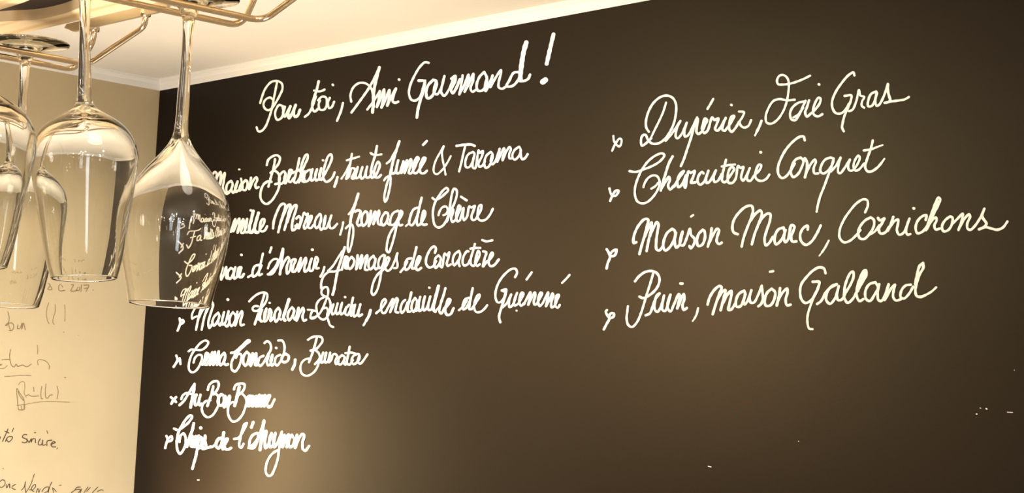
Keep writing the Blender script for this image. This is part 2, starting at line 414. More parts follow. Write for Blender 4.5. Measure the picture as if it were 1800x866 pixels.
('right second', 1300, 230, 5.7733, 27, """662 95,650 58,610 60,540 110,470 190,420 280,390 370,395 440,430 478,470 462,520 400,560 330
620 270,570 290,530 360,522 430,545 468,590 440,630 370,648 300,620 270
w30:662 278,685 320,680 400,664 470
w25:680 420,720 340,765 290,775 310,752 380,760 430,800 430
w26:920 270,870 290,830 350,820 410,850 432,900 400,945 330,950 280,920 270
w26:955 280,930 370,900 450,860 560,820 660,795 750,783 818
w25:930 410,980 350,1025 270,1003 350,1002 420,1020 430,1070 370,1120 290,1102 360,1115 400,1150 398,1200 330,1220 270,1205 250,1170 300,1157 360,1175 402,1210 392,1265 330
w27:1352 97,1335 170,1310 240,1287 310,1275 370,1300 410,1340 410,1400 370,1440 325
w20:1440 325,1470 282
w24:1260 198,1340 185,1395 163
w18:1395 163,1452 143"""),
('right third', 1050, 350, 5.7733, 27, """95 507,120 550,128 590,105 650,94 702
130 580,175 570,195 512,150 530,125 570
w28:395 435,370 445,365 410,385 330,430 250,480 202,515 205,505 270,480 370,450 470,427 555
w28:480 380,520 290,550 235,545 310,520 420,500 525
w28:530 380,570 290,605 232,620 250,610 330,597 430,602 510,630 518,662 480
w28:760 300,710 340,675 420,670 490,690 520,740 480,788 380,785 320,760 300
w27:798 340,785 430,800 490,830 465,865 328,842 400,842 462,870 468,905 400,940 300,950 360,985 400,980 455,948 498,935 475
w22:950 176,973 160
w28:1070 310,1030 350,1010 420,1025 475,1065 460,1092 390,1085 320,1070 310
w28:1160 295,1150 370,1122 480
w28:1135 440,1180 350,1215 300,1235 310,1217 380,1212 430,1235 455,1262 440"""),
('right third', 1270, 340, 5.7733, 28, """155 412,115 395,100 350,115 270,170 190,240 132,295 125,310 170,290 250,250 350,215 450,195 537
290 270,330 210,385 172,400 200,370 300,330 400,298 515
360 320,410 240,460 202,485 210,480 280,450 370,427 460,440 525,475 500,510 440
w29:620 345,570 362,535 420,530 490,545 515,590 480,630 400,620 345
w29:640 370,622 450,638 492,665 465,700 320,730 335,718 380,697 440,708 485,750 485
w28:865 365,865 328,825 345,790 410,797 480,845 520,900 490,955 410,997 325
w23:1078 478,1040 550,1010 595
w15:1010 595,982 632
w26:1448 190,1475 120,1468 68,1430 58,1360 100,1290 180,1230 270,1190 370,1190 450,1235 495,1290 480,1350 430,1400 370"""),
('right third', 1500, 330, 5.7733, 28, """175 300,120 330,70 390,50 450,65 510,110 518,170 460,210 380,205 320,175 300
w24:165 475,220 440,262 380
w29:250 305,270 330,315 310,290 360,258 420,275 462,320 455,365 395
w30:405 295,385 360,350 435
w27:370 400,420 335,455 322,452 370,442 430,465 475,510 455,570 312,545 380,535 440,550 475,578 468
w31:611 207,616 209
w28:735 325,742 278,700 288,650 340,632 410,650 460,700 445,755 380
w26:755 380,810 270,860 180,882 112,865 97,835 150,800 240,765 340,737 430
w34:860 140,830 220,800 300
w27:745 420,790 340,838 300,845 330,822 380,835 422,880 412
w28:980 290,930 330,900 390,915 440,960 430,1000 370,1005 300,980 290
w27:1000 370,1060 310,1110 262,1100 330,1067 427
w28:1085 390,1130 310,1175 268,1185 290,1157 360,1160 415,1190 425,1230 390,1290 300,1330 212
w30:1328 215,1308 290,1350 365,1320 400,1275 420
w28:1280 420,1340 398,1400 412,1460 425,1520 400,1563 342"""),
('right fourth', 1040, 450, 5.7733, 27, """155 548,142 562,160 600,180 630,150 690,124 742
180 630,220 615,225 582,200 577,180 600
440 255,480 205,540 162,600 150,655 167,688 220,678 290,640 350,580 400,520 425,485 410
w25:625 175,600 260,565 370,535 470,500 580,460 670,410 718,372 698,355 630,362 560,368 508
w27:548 600,590 580,620 510,650 430,690 378,660 400,640 470,640 540,665 565,700 520,735 400,720 470,718 545,745 555,800 390,775 460,775 535,800 560,835 490
w28:835 490,885 385,895 400,868 530,910 430,935 385,942 430,922 500,935 545,966 525
w30:902 277,920 278
w24:1080 528,1065 590,1045 630
w18:1045 630,1025 658"""),
('right fourth', 1230, 450, 5.7733, 29, """80 490,100 420,150 340,200 302,222 315,200 380,165 480,132 588
180 440,230 360,260 345,245 420,212 548
240 470,280 390,320 352,320 400,302 480,292 545,320 540,358 485
450 350,400 380,370 440,372 510,410 510,447 440,460 370,450 350
w27:465 385,447 450,455 490,485 455,525 345,507 410,517 470,550 470,590 400,630 300
w28:630 300,637 370,642 430,622 485,595 508
w25:712 157,746 152
730 330,685 370,660 440,670 500,715 500,755 440,765 365,730 330
w30:815 325,805 400,782 500
w28:790 460,840 370,888 328,890 370,872 440,885 498,922 492"""),
('right fourth', 1400, 430, 5.7733, 28, """295 288,280 242,235 228,170 260,100 330,50 400,37 470,50 550,90 590,140 570,180 520,220 440,235 380
w30:165 375,232 378,222 430,185 510
w25:185 510,145 610,115 710,112 790,130 850,163 856
210 600,250 570,300 480,340 440,410 400,350 425,310 490,302 560,340 598,390 545,430 420,412 500,422 560,460 555,495 500
490 500,550 400,580 320,573 272,550 282,510 360,487 450,487 540,520 588,570 550,610 480
610 480,670 380,710 300,703 258,680 268,645 340,617 430,612 520,640 570,680 550
w33:700 280,655 380,620 470
800 380,740 400,700 470,707 550,745 570,790 510,828 430,800 380
840 400,825 480,832 560,860 570,890 530,935 400,920 470,895 560,930 500,970 430,1000 405,987 460,982 530,1010 565,1060 552
1160 405,1110 412,1067 460,1057 530,1090 545,1140 500,1185 425
w30:1285 185,1288 230,1250 300,1217 400,1207 470,1220 518,1260 528,1310 510
w30:1285 185,1250 215,1225 300,1205 400
w24:1310 510,1370 475,1418 432"""),
]
# lettering that stands behind the hanging glass, seen only through it (estimated), in photo pixels
HID = [
('first line', 0, 0, 1, 4.8, """322 345,330 350,338 362,326 372
336 350,330 358
352 372,356 345,362 322,366 314,370 330,366 350"""),
('second line', 0, 0, 1, 4.8, """318 412,326 418,334 428,322 438
334 418,328 426
346 392,352 382,368 380,384 376,392 370
370 380,364 400,358 420,350 428,344 422
356 402,372 398
390 394,380 400,378 411,386 410,393 397,391 410,397 411"""),
('third line', 0, 0, 1, 4.8, """316 488,324 494,332 502,318 516
332 492,326 500
340 460,350 466,366 456,374 444,366 444,352 468,346 490,352 500,362 490,366 474,356 472
372 488,378 480,376 476,370 482,372 490,378 488
382 474,380 488,386 476,390 474"""),
]
WALL = [
('note first', 0, 460, 6.185, 9, """115 122,140 168,165 135
215 150,195 150,190 172,215 172
240 140,245 168,262 140,265 165
290 165,325 165,325 140,350 170
95 305,95 335,125 335,125 305,95 305
150 290,160 325,180 330,195 295,200 335,235 325
640 115,680 115,680 140,650 140
760 140,780 110,790 140
825 110,850 135,880 110,915 110
525 235,545 250,520 300,565 300,540 250
660 240,640 260,645 312,705 312
670 255,680 275
775 250,800 250,770 315,830 315
850 275,830 310,860 310,868 275
885 250,880 325
910 255,965 255,935 325
915 290,955 285
1010 305,1015 308"""),
('note second', 0, 460, 6.185, 10, """85 542,98 590,95 650,75 690,60 692,80 670,130 665,150 700,130 745,100 745
w9:95 650,100 710,115 738
195 685,190 725,215 725,240 665,235 730
240 725,255 665,275 738
w8:530 445,512 500,505 570,520 650,535 672
w8:600 465,600 540,578 610,575 660,590 682
w8:703 468,708 540,705 645
w10:690 762,694 766
w7:850 795,852 797"""),
('note third', 0, 600, 6.185, 10, """0 250,20 250,0 260
w7:0 295,45 290,80 260
20 200,60 195,110 195
115 85,105 150,110 210,130 265,155 275,175 245,190 270
190 270,215 265,245 255,275 270,300 272,340 245
w8:405 40,410 90,408 135
w8:415 255,410 205,440 198,500 215,535 260,532 300
w9:50 380,110 378
w6:110 378,210 368,340 370"""),
('note fourth', 0, 600, 6.185, 9, """200 740,190 650,185 510,215 560,260 630,262 700,255 740,205 742
w7:200 470,225 440,262 440,270 500,262 560,285 605
w10:195 540,215 590,255 640
w8:185 695,265 690,262 740,240 740,230 700
285 590,310 578,335 592,420 592
w8:365 495,370 545
w9:455 485,445 550,450 620,465 622
w9:500 460,492 540,500 610,520 615,540 585,570 580
w9:620 485,632 540,620 622
w5:270 685,400 660,520 652,650 655,760 660
w12:705 390,712 392"""),
('note fifth', 0, 730, 6.37, 12, """w9:0 262,5 235
55 175,100 195
90 150,60 220,28 290
60 290,90 240,140 240,125 275,95 295,70 262
w10:152 142,135 185
300 215,270 212,250 240,300 270,300 295,270 305,248 298
300 260,325 300,350 260,350 298,365 262,395 262,395 300,400 302
450 262,430 300,430 325,465 325,480 275,475 300,480 332,510 325
w10:385 192,400 190
w9:525 170,535 200
525 335,530 285,580 275
575 322,620 300,600 290,570 325,590 350,625 350
w9:645 360,635 375
w9:34 592,38 594"""),
('note sixth', 0, 730, 6.37, 10, """0 800,20 805,55 770,50 725,20 720,0 740
70 770,75 810,100 765,110 810,110 765
175 770,140 790,135 815,170 825
240 835,270 800,285 740,280 800,290 862
w9:290 862,340 780,385 655
330 830,365 830,400 790,395 770,365 790,350 830,380 850
w9:405 862,425 815,435 862,450 820
470 850,500 810,545 800,535 845,500 862
580 745,555 800,540 862
w9:600 862,590 810,630 850
w8:665 780,685 778
840 830,860 805,900 800
800 862,850 830,905 830,880 862
w9:915 820,900 862
w9:940 862,985 800
w9:970 850,1010 805
w9:1035 862,1095 800
w9:1090 850,1140 830,1155 840"""),
]

# ---------------------------------------------------------------- materials
def mat(name, color, rough=.6, metal=0.0, spec=.5):
    m = bpy.data.materials.new(name); m.use_nodes = True
    b = m.node_tree.nodes['Principled BSDF']
    b.inputs['Base Color'].default_value = (*color, 1); b.inputs['Roughness'].default_value = rough
    b.inputs['Metallic'].default_value = metal; b.inputs['Specular IOR Level'].default_value = spec
    return m
def noisy(m, scale, c1, c2, detail=6, bump=0.0, stretch=(1, 1, 1), rough=None, lo=.35, hi=.65, bscale=None):
    nt = m.node_tree; b = nt.nodes['Principled BSDF']
    tc = nt.nodes.new('ShaderNodeTexCoord'); mp = nt.nodes.new('ShaderNodeMapping')
    mp.inputs['Scale'].default_value = stretch
    n = nt.nodes.new('ShaderNodeTexNoise'); n.inputs['Scale'].default_value = scale; n.inputs['Detail'].default_value = detail
    r = nt.nodes.new('ShaderNodeValToRGB')
    r.color_ramp.elements[0].position = lo; r.color_ramp.elements[1].position = hi
    r.color_ramp.elements[0].color = (*c1, 1); r.color_ramp.elements[1].color = (*c2, 1)
    nt.links.new(tc.outputs['Object'], mp.inputs[0]); nt.links.new(mp.outputs[0], n.inputs['Vector'])
    nt.links.new(n.outputs['Fac'], r.inputs[0]); nt.links.new(r.outputs[0], b.inputs['Base Color'])
    if bump:
        n2 = nt.nodes.new('ShaderNodeTexNoise'); n2.inputs['Scale'].default_value = bscale or scale*3
        n2.inputs['Detail'].default_value = 4
        nt.links.new(mp.outputs[0], n2.inputs['Vector'])
        bp = nt.nodes.new('ShaderNodeBump'); bp.inputs['Strength'].default_value = bump; bp.inputs['Distance'].default_value = .002
        nt.links.new(n2.outputs['Fac'], bp.inputs['Height']); nt.links.new(bp.outputs[0], b.inputs['Normal'])
    if rough:
        mr = nt.nodes.new('ShaderNodeMapRange'); mr.inputs['To Min'].default_value = rough[0]; mr.inputs['To Max'].default_value = rough[1]
        nt.links.new(n.outputs['Fac'], mr.inputs['Value']); nt.links.new(mr.outputs[0], b.inputs['Roughness'])
    return m
M_ceil = noisy(mat('ceiling_paint', (.8, .72, .58), .9), 3, (.80, .735, .63), (.83, .77, .67), bump=.05)
M_trim = mat('cornice_paint', (.88, .84, .77), .5)
M_wall = noisy(mat('ochre_wall_paint', (.62, .47, .25), .6), 5, (.53, .425, .255), (.575, .46, .28), bump=.12, bscale=60)
M_back = mat('back_wall_paint', (.66, .57, .44), .8)
M_floor = noisy(mat('floor_boards', (.5, .42, .3), .5), 6, (.50, .42, .32), (.58, .49, .38), stretch=(1, 8, 1))
M_board = noisy(mat('satin_blackboard', (.02, .016, .012), .4, 0, .12), 2.2, (.0075, .005, .0038), (.010, .007, .0052), bump=.05, bscale=220, rough=(.37, .43))
M_board.node_tree.nodes['Principled BSDF'].inputs['Specular Tint'].default_value = (1, .82, .62, 1)
M_chalk = noisy(mat('white_paint_marker', (.9, .9, .9), .6), 40, (.85, .86, .86), (.91, .92, .92), lo=.3, hi=.6)
M_smudge = mat('dark_smudge', (.008, .007, .006), .55)
M_ink = mat('brown_black_ink', (.055, .038, .018), .7)
M_ink2 = mat('faded_ink', (.22, .16, .075), .7)
M_wire = mat('warm_chrome_wire', (.93, .80, .60), .13, 1.0)
M_bracket = mat('brushed_bracket_steel', (.62, .56, .42), .38, 1.0)
M_dark = mat('dark_interior', (.02, .008, .006), .6)
M_brass = mat('lamp_housing', (.7, .6, .4), .3, 1.0)
def glass():
    m = bpy.data.materials.new('clear_crystal'); m.use_nodes = True
    nt = m.node_tree; nt.nodes.remove(nt.nodes['Principled BSDF'])
    g = nt.nodes.new('ShaderNodeBsdfGlass'); g.inputs['IOR'].default_value = 1.5; g.inputs['Roughness'].default_value = 0
    g.inputs['Color'].default_value = (.985, .985, .97, 1)
    nt.links.new(g.outputs[0], nt.nodes['Material Output'].inputs[0])
    return m
M_glass = glass()
def pine():
    m = mat('pale_pine', (.8, .6, .35), .55)
    nt = m.node_tree; b = nt.nodes['Principled BSDF']
    tc = nt.nodes.new('ShaderNodeTexCoord'); mp = nt.nodes.new('ShaderNodeMapping')
    mp.inputs['Rotation'].default_value = (0, 0, .35); mp.inputs['Scale'].default_value = (2, 9, 9)
    wv = nt.nodes.new('ShaderNodeTexWave'); wv.wave_type = 'BANDS'; wv.bands_direction = 'Y'
    wv.inputs['Scale'].default_value = 1.6; wv.inputs['Distortion'].default_value = 5; wv.inputs['Detail'].default_value = 3
    wv.inputs['Detail Scale'].default_value = .8
    r = nt.nodes.new('ShaderNodeValToRGB')
    r.color_ramp.elements[0].color = (.66, .43, .20, 1); r.color_ramp.elements[0].position = 0
    r.color_ramp.elements[1].color = (.78, .58, .33, 1); r.color_ramp.elements[1].position = .35
    nt.links.new(tc.outputs['Object'], mp.inputs[0]); nt.links.new(mp.outputs[0], wv.inputs['Vector'])
    nt.links.new(wv.outputs['Fac'], r.inputs[0]); nt.links.new(r.outputs[0], b.inputs['Base Color'])
    return m
M_pine = pine()
def emit(name, col, st):
    m = bpy.data.materials.new(name); m.use_nodes = True
    b = m.node_tree.nodes['Principled BSDF']
    b.inputs['Emission Color'].default_value = (*col, 1); b.inputs['Emission Strength'].default_value = st
    return m
M_bulb = emit('glowing_bulb', (1, .94, .86), 52)

SC.cycles.max_bounces = 28; SC.cycles.transmission_bounces = 28; SC.cycles.glossy_bounces = 10

# ---------------------------------------------------------------- helpers
def mesh_obj(name, verts, faces, m, parent=None, smooth=False):
    me = bpy.data.meshes.new(name); me.from_pydata([tuple(v) for v in verts], [], faces); me.update()
    me.materials.append(m)
    if smooth: me.polygons.foreach_set('use_smooth', [True]*len(me.polygons))
    o = bpy.data.objects.new(name, me); COL.objects.link(o)
    if parent: o.parent = parent
    return o
def box(name, a, b, m, parent=None):
    x0, y0, z0 = a; x1, y1, z1 = b
    v = [(x, y, z) for x in (x0, x1) for y in (y0, y1) for z in (z0, z1)]
    f = [(0, 1, 3, 2), (4, 6, 7, 5), (0, 4, 5, 1), (2, 3, 7, 6), (0, 2, 6, 4), (1, 5, 7, 3)]
    return mesh_obj(name, v, f, m, parent)
def struct(o): o['kind'] = 'structure'; return o
def thing(name, label, cat, loc=(0, 0, 0), group=None):
    o = bpy.data.objects.new(name, None); COL.objects.link(o); o.location = loc
    o.empty_display_size = .02
    o['label'] = label; o['category'] = cat
    if group: o['group'] = group
    return o
def lathe(prof, n=96, closed=False):
    """prof: list of (r, z); r==0 ends become poles"""
    V = []; Fc = []; rows = []
    for r, z in prof:
        if r < 1e-7: rows.append([len(V)]); V.append((0, 0, z))
        else:
            rows.append(list(range(len(V), len(V)+n)))
            V += [(r*math.cos(2*math.pi*k/n), r*math.sin(2*math.pi*k/n), z) for k in range(n)]
    for a, b in zip(rows[:-1], rows[1:]):
        for k in range(n):
            k2 = (k+1) % n
            if len(a) == 1 and len(b) == 1: continue
            if len(a) == 1: Fc.append((a[0], b[k2], b[k]))
            elif len(b) == 1: Fc.append((a[k], a[k2], b[0]))
            else: Fc.append((a[k], a[k2], b[k2], b[k]))
    return V, Fc
def tube(path, r, n=14, cap=True):
    path = [Vector(p) for p in path]; V = []; Fc = []
    t0 = (path[1]-path[0]).normalized(); nrm = t0.orthogonal().normalized()
    for i, p in enumerate(path):
        t = (path[min(i+1, len(path)-1)]-path[max(i-1, 0)]).normalized()
        nrm = (nrm-t*nrm.dot(t)).normalized(); bn = t.cross(nrm)
        for k in range(n):
            a = 2*math.pi*k/n; V.append(p+nrm*(r*math.cos(a))+bn*(r*math.sin(a)))
    for i in range(len(path)-1):
        for k in range(n):
            k2 = (k+1) % n
            Fc.append((i*n+k, i*n+k2, (i+1)*n+k2, (i+1)*n+k))
    if cap:
        Fc.append(tuple(range(n-1, -1, -1))); Fc.append(tuple((len(path)-1)*n+k for k in range(n)))
    return V, Fc
def fillet(pts, r, seg=8):
    pts = [Vector(p) for p in pts]; out = [pts[0]]
    for a, b, c in zip(pts[:-2], pts[1:-1], pts[2:]):
        u = (a-b); v = (c-b); q = min(r, u.length*.45, v.length*.45)
        p0 = b+u.normalized()*q; p1 = b+v.normalized()*q
        for i in range(seg+1):
            t = i/seg; out.append(p0*(1-t)**2+b*(2*t*(1-t))+p1*t*t)
    out.append(pts[-1]); return out

# ---------------------------------------------------------------- room shell
ZT = ZC+.021                                # ceiling height
struct(box('ceiling', (X0-.1, ROOM_Y0-.1, ZT), (ROOM_X1+.1, Y0+.1, ZT+.1), M_ceil))
struct(box('wall_left', (X0-.1, ROOM_Y0, 0), (X0, Y0, ZT), M_wall))
struct(box('wall_back', (X0-.1, Y0, 0), (ROOM_X1+.1, Y0+.1, ZT), M_back))
struct(box('wall_right', (ROOM_X1, ROOM_Y0, 0), (ROOM_X1+.1, Y0, ZT), M_back))
struct(box('wall_front', (X0-.1, ROOM_Y0-.1, 0), (ROOM_X1+.1, ROOM_Y0, ZT), M_back))
struct(box('floor', (X0-.1, ROOM_Y0-.1, -.1), (ROOM_X1+.1, Y0+.1, 0), M_floor))
WL = [o for o in COL.objects if o.name == 'wall_left'][0]
# stepped cornice: profile (out from the wall, down from the ceiling), mitred at the corner
PROF = [(0, .021), (.004, .021), (.005, .019), (.005, .0095), (.008, .0085), (.009, .0075), (.013, .005), (.016, .004), (.016, .0012), (.019, .001), (.019, 0)]
def cornice(name, board):
    V = []; Fc = []; n = len(PROF)
    for end in (0, 1):
        for a, d in PROF:
            z = ZT-d
            if board: V.append((X0+a, Y0-a, z) if end == 0 else (ROOM_X1, Y0-a, z))
            else: V.append((X0+a, Y0-a, z) if end == 0 else (X0+a, ROOM_Y0, z))
    for i in range(n-1): Fc.append((i, i+1, n+i+1, n+i) if not board else (i, n+i, n+i+1, i+1))
    return struct(mesh_obj(name, V, Fc, M_trim))
cornice('trim_1', True); cornice('trim_2', False)

# ---------------------------------------------------------------- blackboard and its lettering
board = thing('blackboard', 'wall-sized satin black board covered with white French handwriting', 'blackboard', (X0, Y0, .9))
BX1 = on(1800, 433, 1, Y0).x+.35
BY = Y0-.004
def child(o, p):
    o.parent = p; o.matrix_parent_inverse = Matrix.Translation(-Vector(p.location)); return o
child(box('panel', (X0+.002, BY, .9), (BX1, Y0-.0006, ZC), M_board), board)
def smooth_path(P, step):
    P = [np.array(p, float) for p in P]
    if len(P) == 2:
        n = max(2, int(np.linalg.norm(P[1]-P[0])/step)); return [P[0]+(P[1]-P[0])*i/n for i in range(n+1)]
    Q = [2*P[0]-P[1]]+P+[2*P[-1]-P[-2]]; out = []
    for i in range(1, len(Q)-2):
        p0, p1, p2, p3 = Q[i-1:i+3]
        d = lambda a, b: max(np.linalg.norm(b-a), 1e-6)**.5
        t0 = 0; t1 = t0+d(p0, p1); t2 = t1+d(p1, p2); t3 = t2+d(p2, p3)
        n = max(2, int(np.linalg.norm(p2-p1)/step))
        for k in range(n):
            t = t1+(t2-t1)*k/n
            A1 = (t1-t)/(t1-t0)*p0+(t-t0)/(t1-t0)*p1; A2 = (t2-t)/(t2-t1)*p1+(t-t1)/(t2-t1)*p2; A3 = (t3-t)/(t3-t2)*p2+(t-t2)/(t3-t2)*p3
            B1 = (t2-t)/(t2-t0)*A1+(t-t0)/(t2-t0)*A2; B2 = (t3-t)/(t3-t1)*A2+(t-t1)/(t3-t1)*A3
            out.append((t2-t)/(t2-t1)*B1+(t-t1)/(t2-t1)*B2)
    out.append(P[-1]); return out
def pen(entries, axis, plane, toward, wscale=1.0, step=1.6):
    """strokes -> flat ribbons with round ends lying on the wall plane"""
    V = []; Fc = []; lift = 0
    for (ox, oy, s, w0, txt) in entries:
        for line in txt.strip().split('\n'):
            line = line.strip(); wd = w0
            if line.startswith('w'): h, line = line.split(':'); wd = float(h[1:])
            P = [tuple(map(float, q.split())) for q in line.split(',')]
            P = [(ox+x/s, oy+y/s) for x, y in P]
            r = wd/s/2*wscale; C = smooth_path(P, step)
            lift = (lift+1) % 24; pl = plane+toward*(.00025+.00001*lift)
            up = [0]
            def put(x, y): V.append(on(x, y, axis, pl+toward*min(up[0], 160)*.000005)); return len(V)-1
            L = []; R = []; ph = random.random()*6
            for i, c in enumerate(C):
                t = C[min(i+1, len(C)-1)]-C[max(i-1, 0)]; t = t/max(np.linalg.norm(t), 1e-6)
                nn = np.array((-t[1], t[0])); rr = r*(1+.07*math.sin(ph+i*.9)+.04*math.sin(ph*2+i*.31))
                up[0] = i; a = c+nn*rr; b = c-nn*rr; L.append(put(*a)); R.append(put(*b))
            for i in range(len(C)-1): Fc.append((L[i], L[i+1], R[i+1], R[i]))
            discs = [(0, C[0]), (len(C)-1, C[-1])]
            for i in range(2, len(C)-2):                 # round off sharp turns
                u = C[i]-C[i-2]; v = C[i+2]-C[i]
                if np.dot(u, v) < .35*np.linalg.norm(u)*np.linalg.norm(v): discs.append((i, C[i]))
            for di, c in discs:
                up[0] = di+.5
                ids = [put(c[0]+r*math.cos(k*math.pi/6), c[1]+r*math.sin(k*math.pi/6)) for k in range(12)]
                Fc.append(tuple(ids))
    return V, Fc
byline = {}
for nm, ox, oy, s, w0, txt in LET+HID: byline.setdefault(nm, []).append((ox, oy, s, w0, txt))
for nm, ent in byline.items():
    V, Fc = pen(ent, 1, BY, -1, wscale=.92 if nm.startswith('right') else .86 if nm == 'title' else .82)
    child(mesh_obj('written_line', V, Fc, M_chalk), board)
# chalk specks and dark rub marks
SPECKS = """w4:1568 230,1572 231
w7:1600 233,1604 236
w6:1548 262,1552 262
w4:1712 252,1740 254
w3:1748 30,1750 31
w4:135 537,150 541
w3:610 405,613 406"""
for sp in SPECKS.split('\n'):
    V, Fc = pen([(1200, 640, 3, 6, sp)], 1, BY, -1)
    child(mesh_obj('chalk_speck', V, Fc, M_chalk), board)

bynote = {}
for nm, ox, oy, s, w0, txt in WALL: bynote.setdefault(nm, []).append((ox, oy, s, w0, txt))
for nm, ent in bynote.items():
    V, Fc = pen(ent, 0, X0, 1, wscale=.95)
    mesh_obj('handwritten_note', V, Fc, M_ink if nm in ('note fifth', 'note sixth') else M_ink2, WL)

# ---------------------------------------------------------------- rack, shelf
DG = 1.87
dd = ray(333, 25); GP = EYE+dd*(DG/dd.length)
ZR = GP.z                                   # underside of the hanging feet = top of the wires
RW = .0026                                  # wire radius
def at(px, py, z=None): return on(px, py, 2, ZR if z is None else z)
ZB = ZR+.034                                # bracket height
rack = thing('glass_rack', 'warm chrome wire stemware rack hanging under the pine shelf', 'rack', at(290, 60, ZB))
YE = at(440, 42).y
def rail(px, py, legpx, name='rail'):
    e = at(px, py, ZR-RW)
    tpt = on(legpx[0], legpx[1], 1, e.y); 
    lx = tpt.x; top = ZB+.0022
    far = Vector((e.x, e.y-.60, e.z))
    # rail, splayed far leg, plain near leg
    pts = [Vector((lx, e.y, top)), Vector((lx, e.y, top-.016)), e, far, Vector((lx, far.y, top-.016)), Vector((lx, far.y, top))]
    V, Fc = tube(fillet(pts, .012), RW)
    child(mesh_obj(name, V, Fc, M_wire, None, True), rack)
    V, Fc = lathe([(0, .0075), (.0026, .0072), (.0042, .0055), (.0046, .003), (.0044, 0), (0, 0)], 20)
    k = mesh_obj('nut', [Vector(v)+Vector((lx, e.y, ZB-.0056)) for v in V], Fc, M_wire, None, True); child(k, rack)
    return e, lx
r1 = rail(155, 113, (255, 40)); r2 = rail(133, 123, (165, 62))
r3 = rail(462, 37, (560, -40)); r4 = rail(425, 46, (450, -10))
def bracket(y, xa, xb):
    zt = ZB+.0026; zb = ZB-.0055; t = .0015
    out = [(xa, zt), (xa-.003, zt-.003), (xa+.012, zb), (xb-.012, zb), (xb, zt-.002), (xb, zt)]
    V = [(x, y-t, z) for x, z in out]+[(x, y+t, z) for x, z in out]; n = len(out)
    Fc = [tuple(range(n)), tuple(range(2*n-1, n-1, -1))]+[(i, n+i, n+(i+1) % n, (i+1) % n) for i in range(n)]
    child(mesh_obj('bracket', V, Fc, M_bracket), rack)
xa_ = on(118, 60, 1, YE+.006).x; xb_ = on(302, 26, 1, YE+.006).x
for yy in (YE+.006, r1[0].y-.60-.006): bracket(yy, xa_, xb_)
for yy in (YE+.006, r3[0].y-.60-.006): bracket(yy, r4[1]-.03, r3[1]+.03)

ZP = ZB+.003
shelf = thing('pine_shelf', 'pale pine shelf with a wavy cut-out above the hanging glasses', 'shelf', at(60, 60, ZP))
def edge_pts(L): return [on(x, y, 2, ZP) for x, y in L]
hole = edge_pts([(-95, 32), (-60, 37), (-20, 39), (20, 37), (60, 35), (95, 29), (125, 20), (150, 8), (168, -8), (178, -26), (165, -42), (130, -40), (90, -24), (52, 0), (0, 17), (-50, 29)])
hc = sum((p for p in hole), Vector())/len(hole)
hp = smooth_path([(p.x, p.y) for p in hole]+[(hole[0].x, hole[0].y)], .012)[:-1]
A = on(-60, 108, 2, ZP); B = on(300, 5, 2, ZP)
xa, xb, ya, yb = hc.x-.9, hc.x+.42, hc.y-.45, YE+.004
corners = [(xa, ya), (xb, ya), (xb, yb), (xa, yb)]
TH = .0095
bm = bmesh.new()
ov = [bm.verts.new((x, y, ZP)) for x, y in corners]; hv = [bm.verts.new((x, y, ZP)) for x, y in hp]
es = [bm.edges.new((ov[i], ov[(i+1) % 4])) for i in range(4)]+[bm.edges.new((hv[i], hv[(i+1) % len(hv)])) for i in range(len(hv))]
bmesh.ops.triangle_fill(bm, use_beauty=True, use_dissolve=False, edges=es)
ret = bmesh.ops.extrude_face_region(bm, geom=bm.faces[:])
bmesh.ops.translate(bm, vec=(0, 0, TH), verts=[v for v in ret['geom'] if isinstance(v, bmesh.types.BMVert)])
bmesh.ops.recalc_face_normals(bm, faces=bm.faces)
me = bpy.data.meshes.new('plank'); bm.to_mesh(me); bm.free(); me.materials.append(M_pine)
po = bpy.data.objects.new('plank', me); COL.objects.link(po); child(po, shelf)
child(box('dark_interior_box', (hc.x-.6, ya+.02, ZP+TH+.0), (xb-.02, yb-.004, ZP+TH+.02), M_dark), shelf)  # near-black box added over the cut-out, its colour standing for the dark interior
child(box('hanging_batten', (xa+.05, ya+.02, ZP+TH+.02), (xa+.09, yb-.02, ZT), M_pine), shelf)
child(box('hanging_batten', (xb-.09, ya+.02, ZP+TH+.02), (xb-.05, ya+.06, ZT), M_pine), shelf)

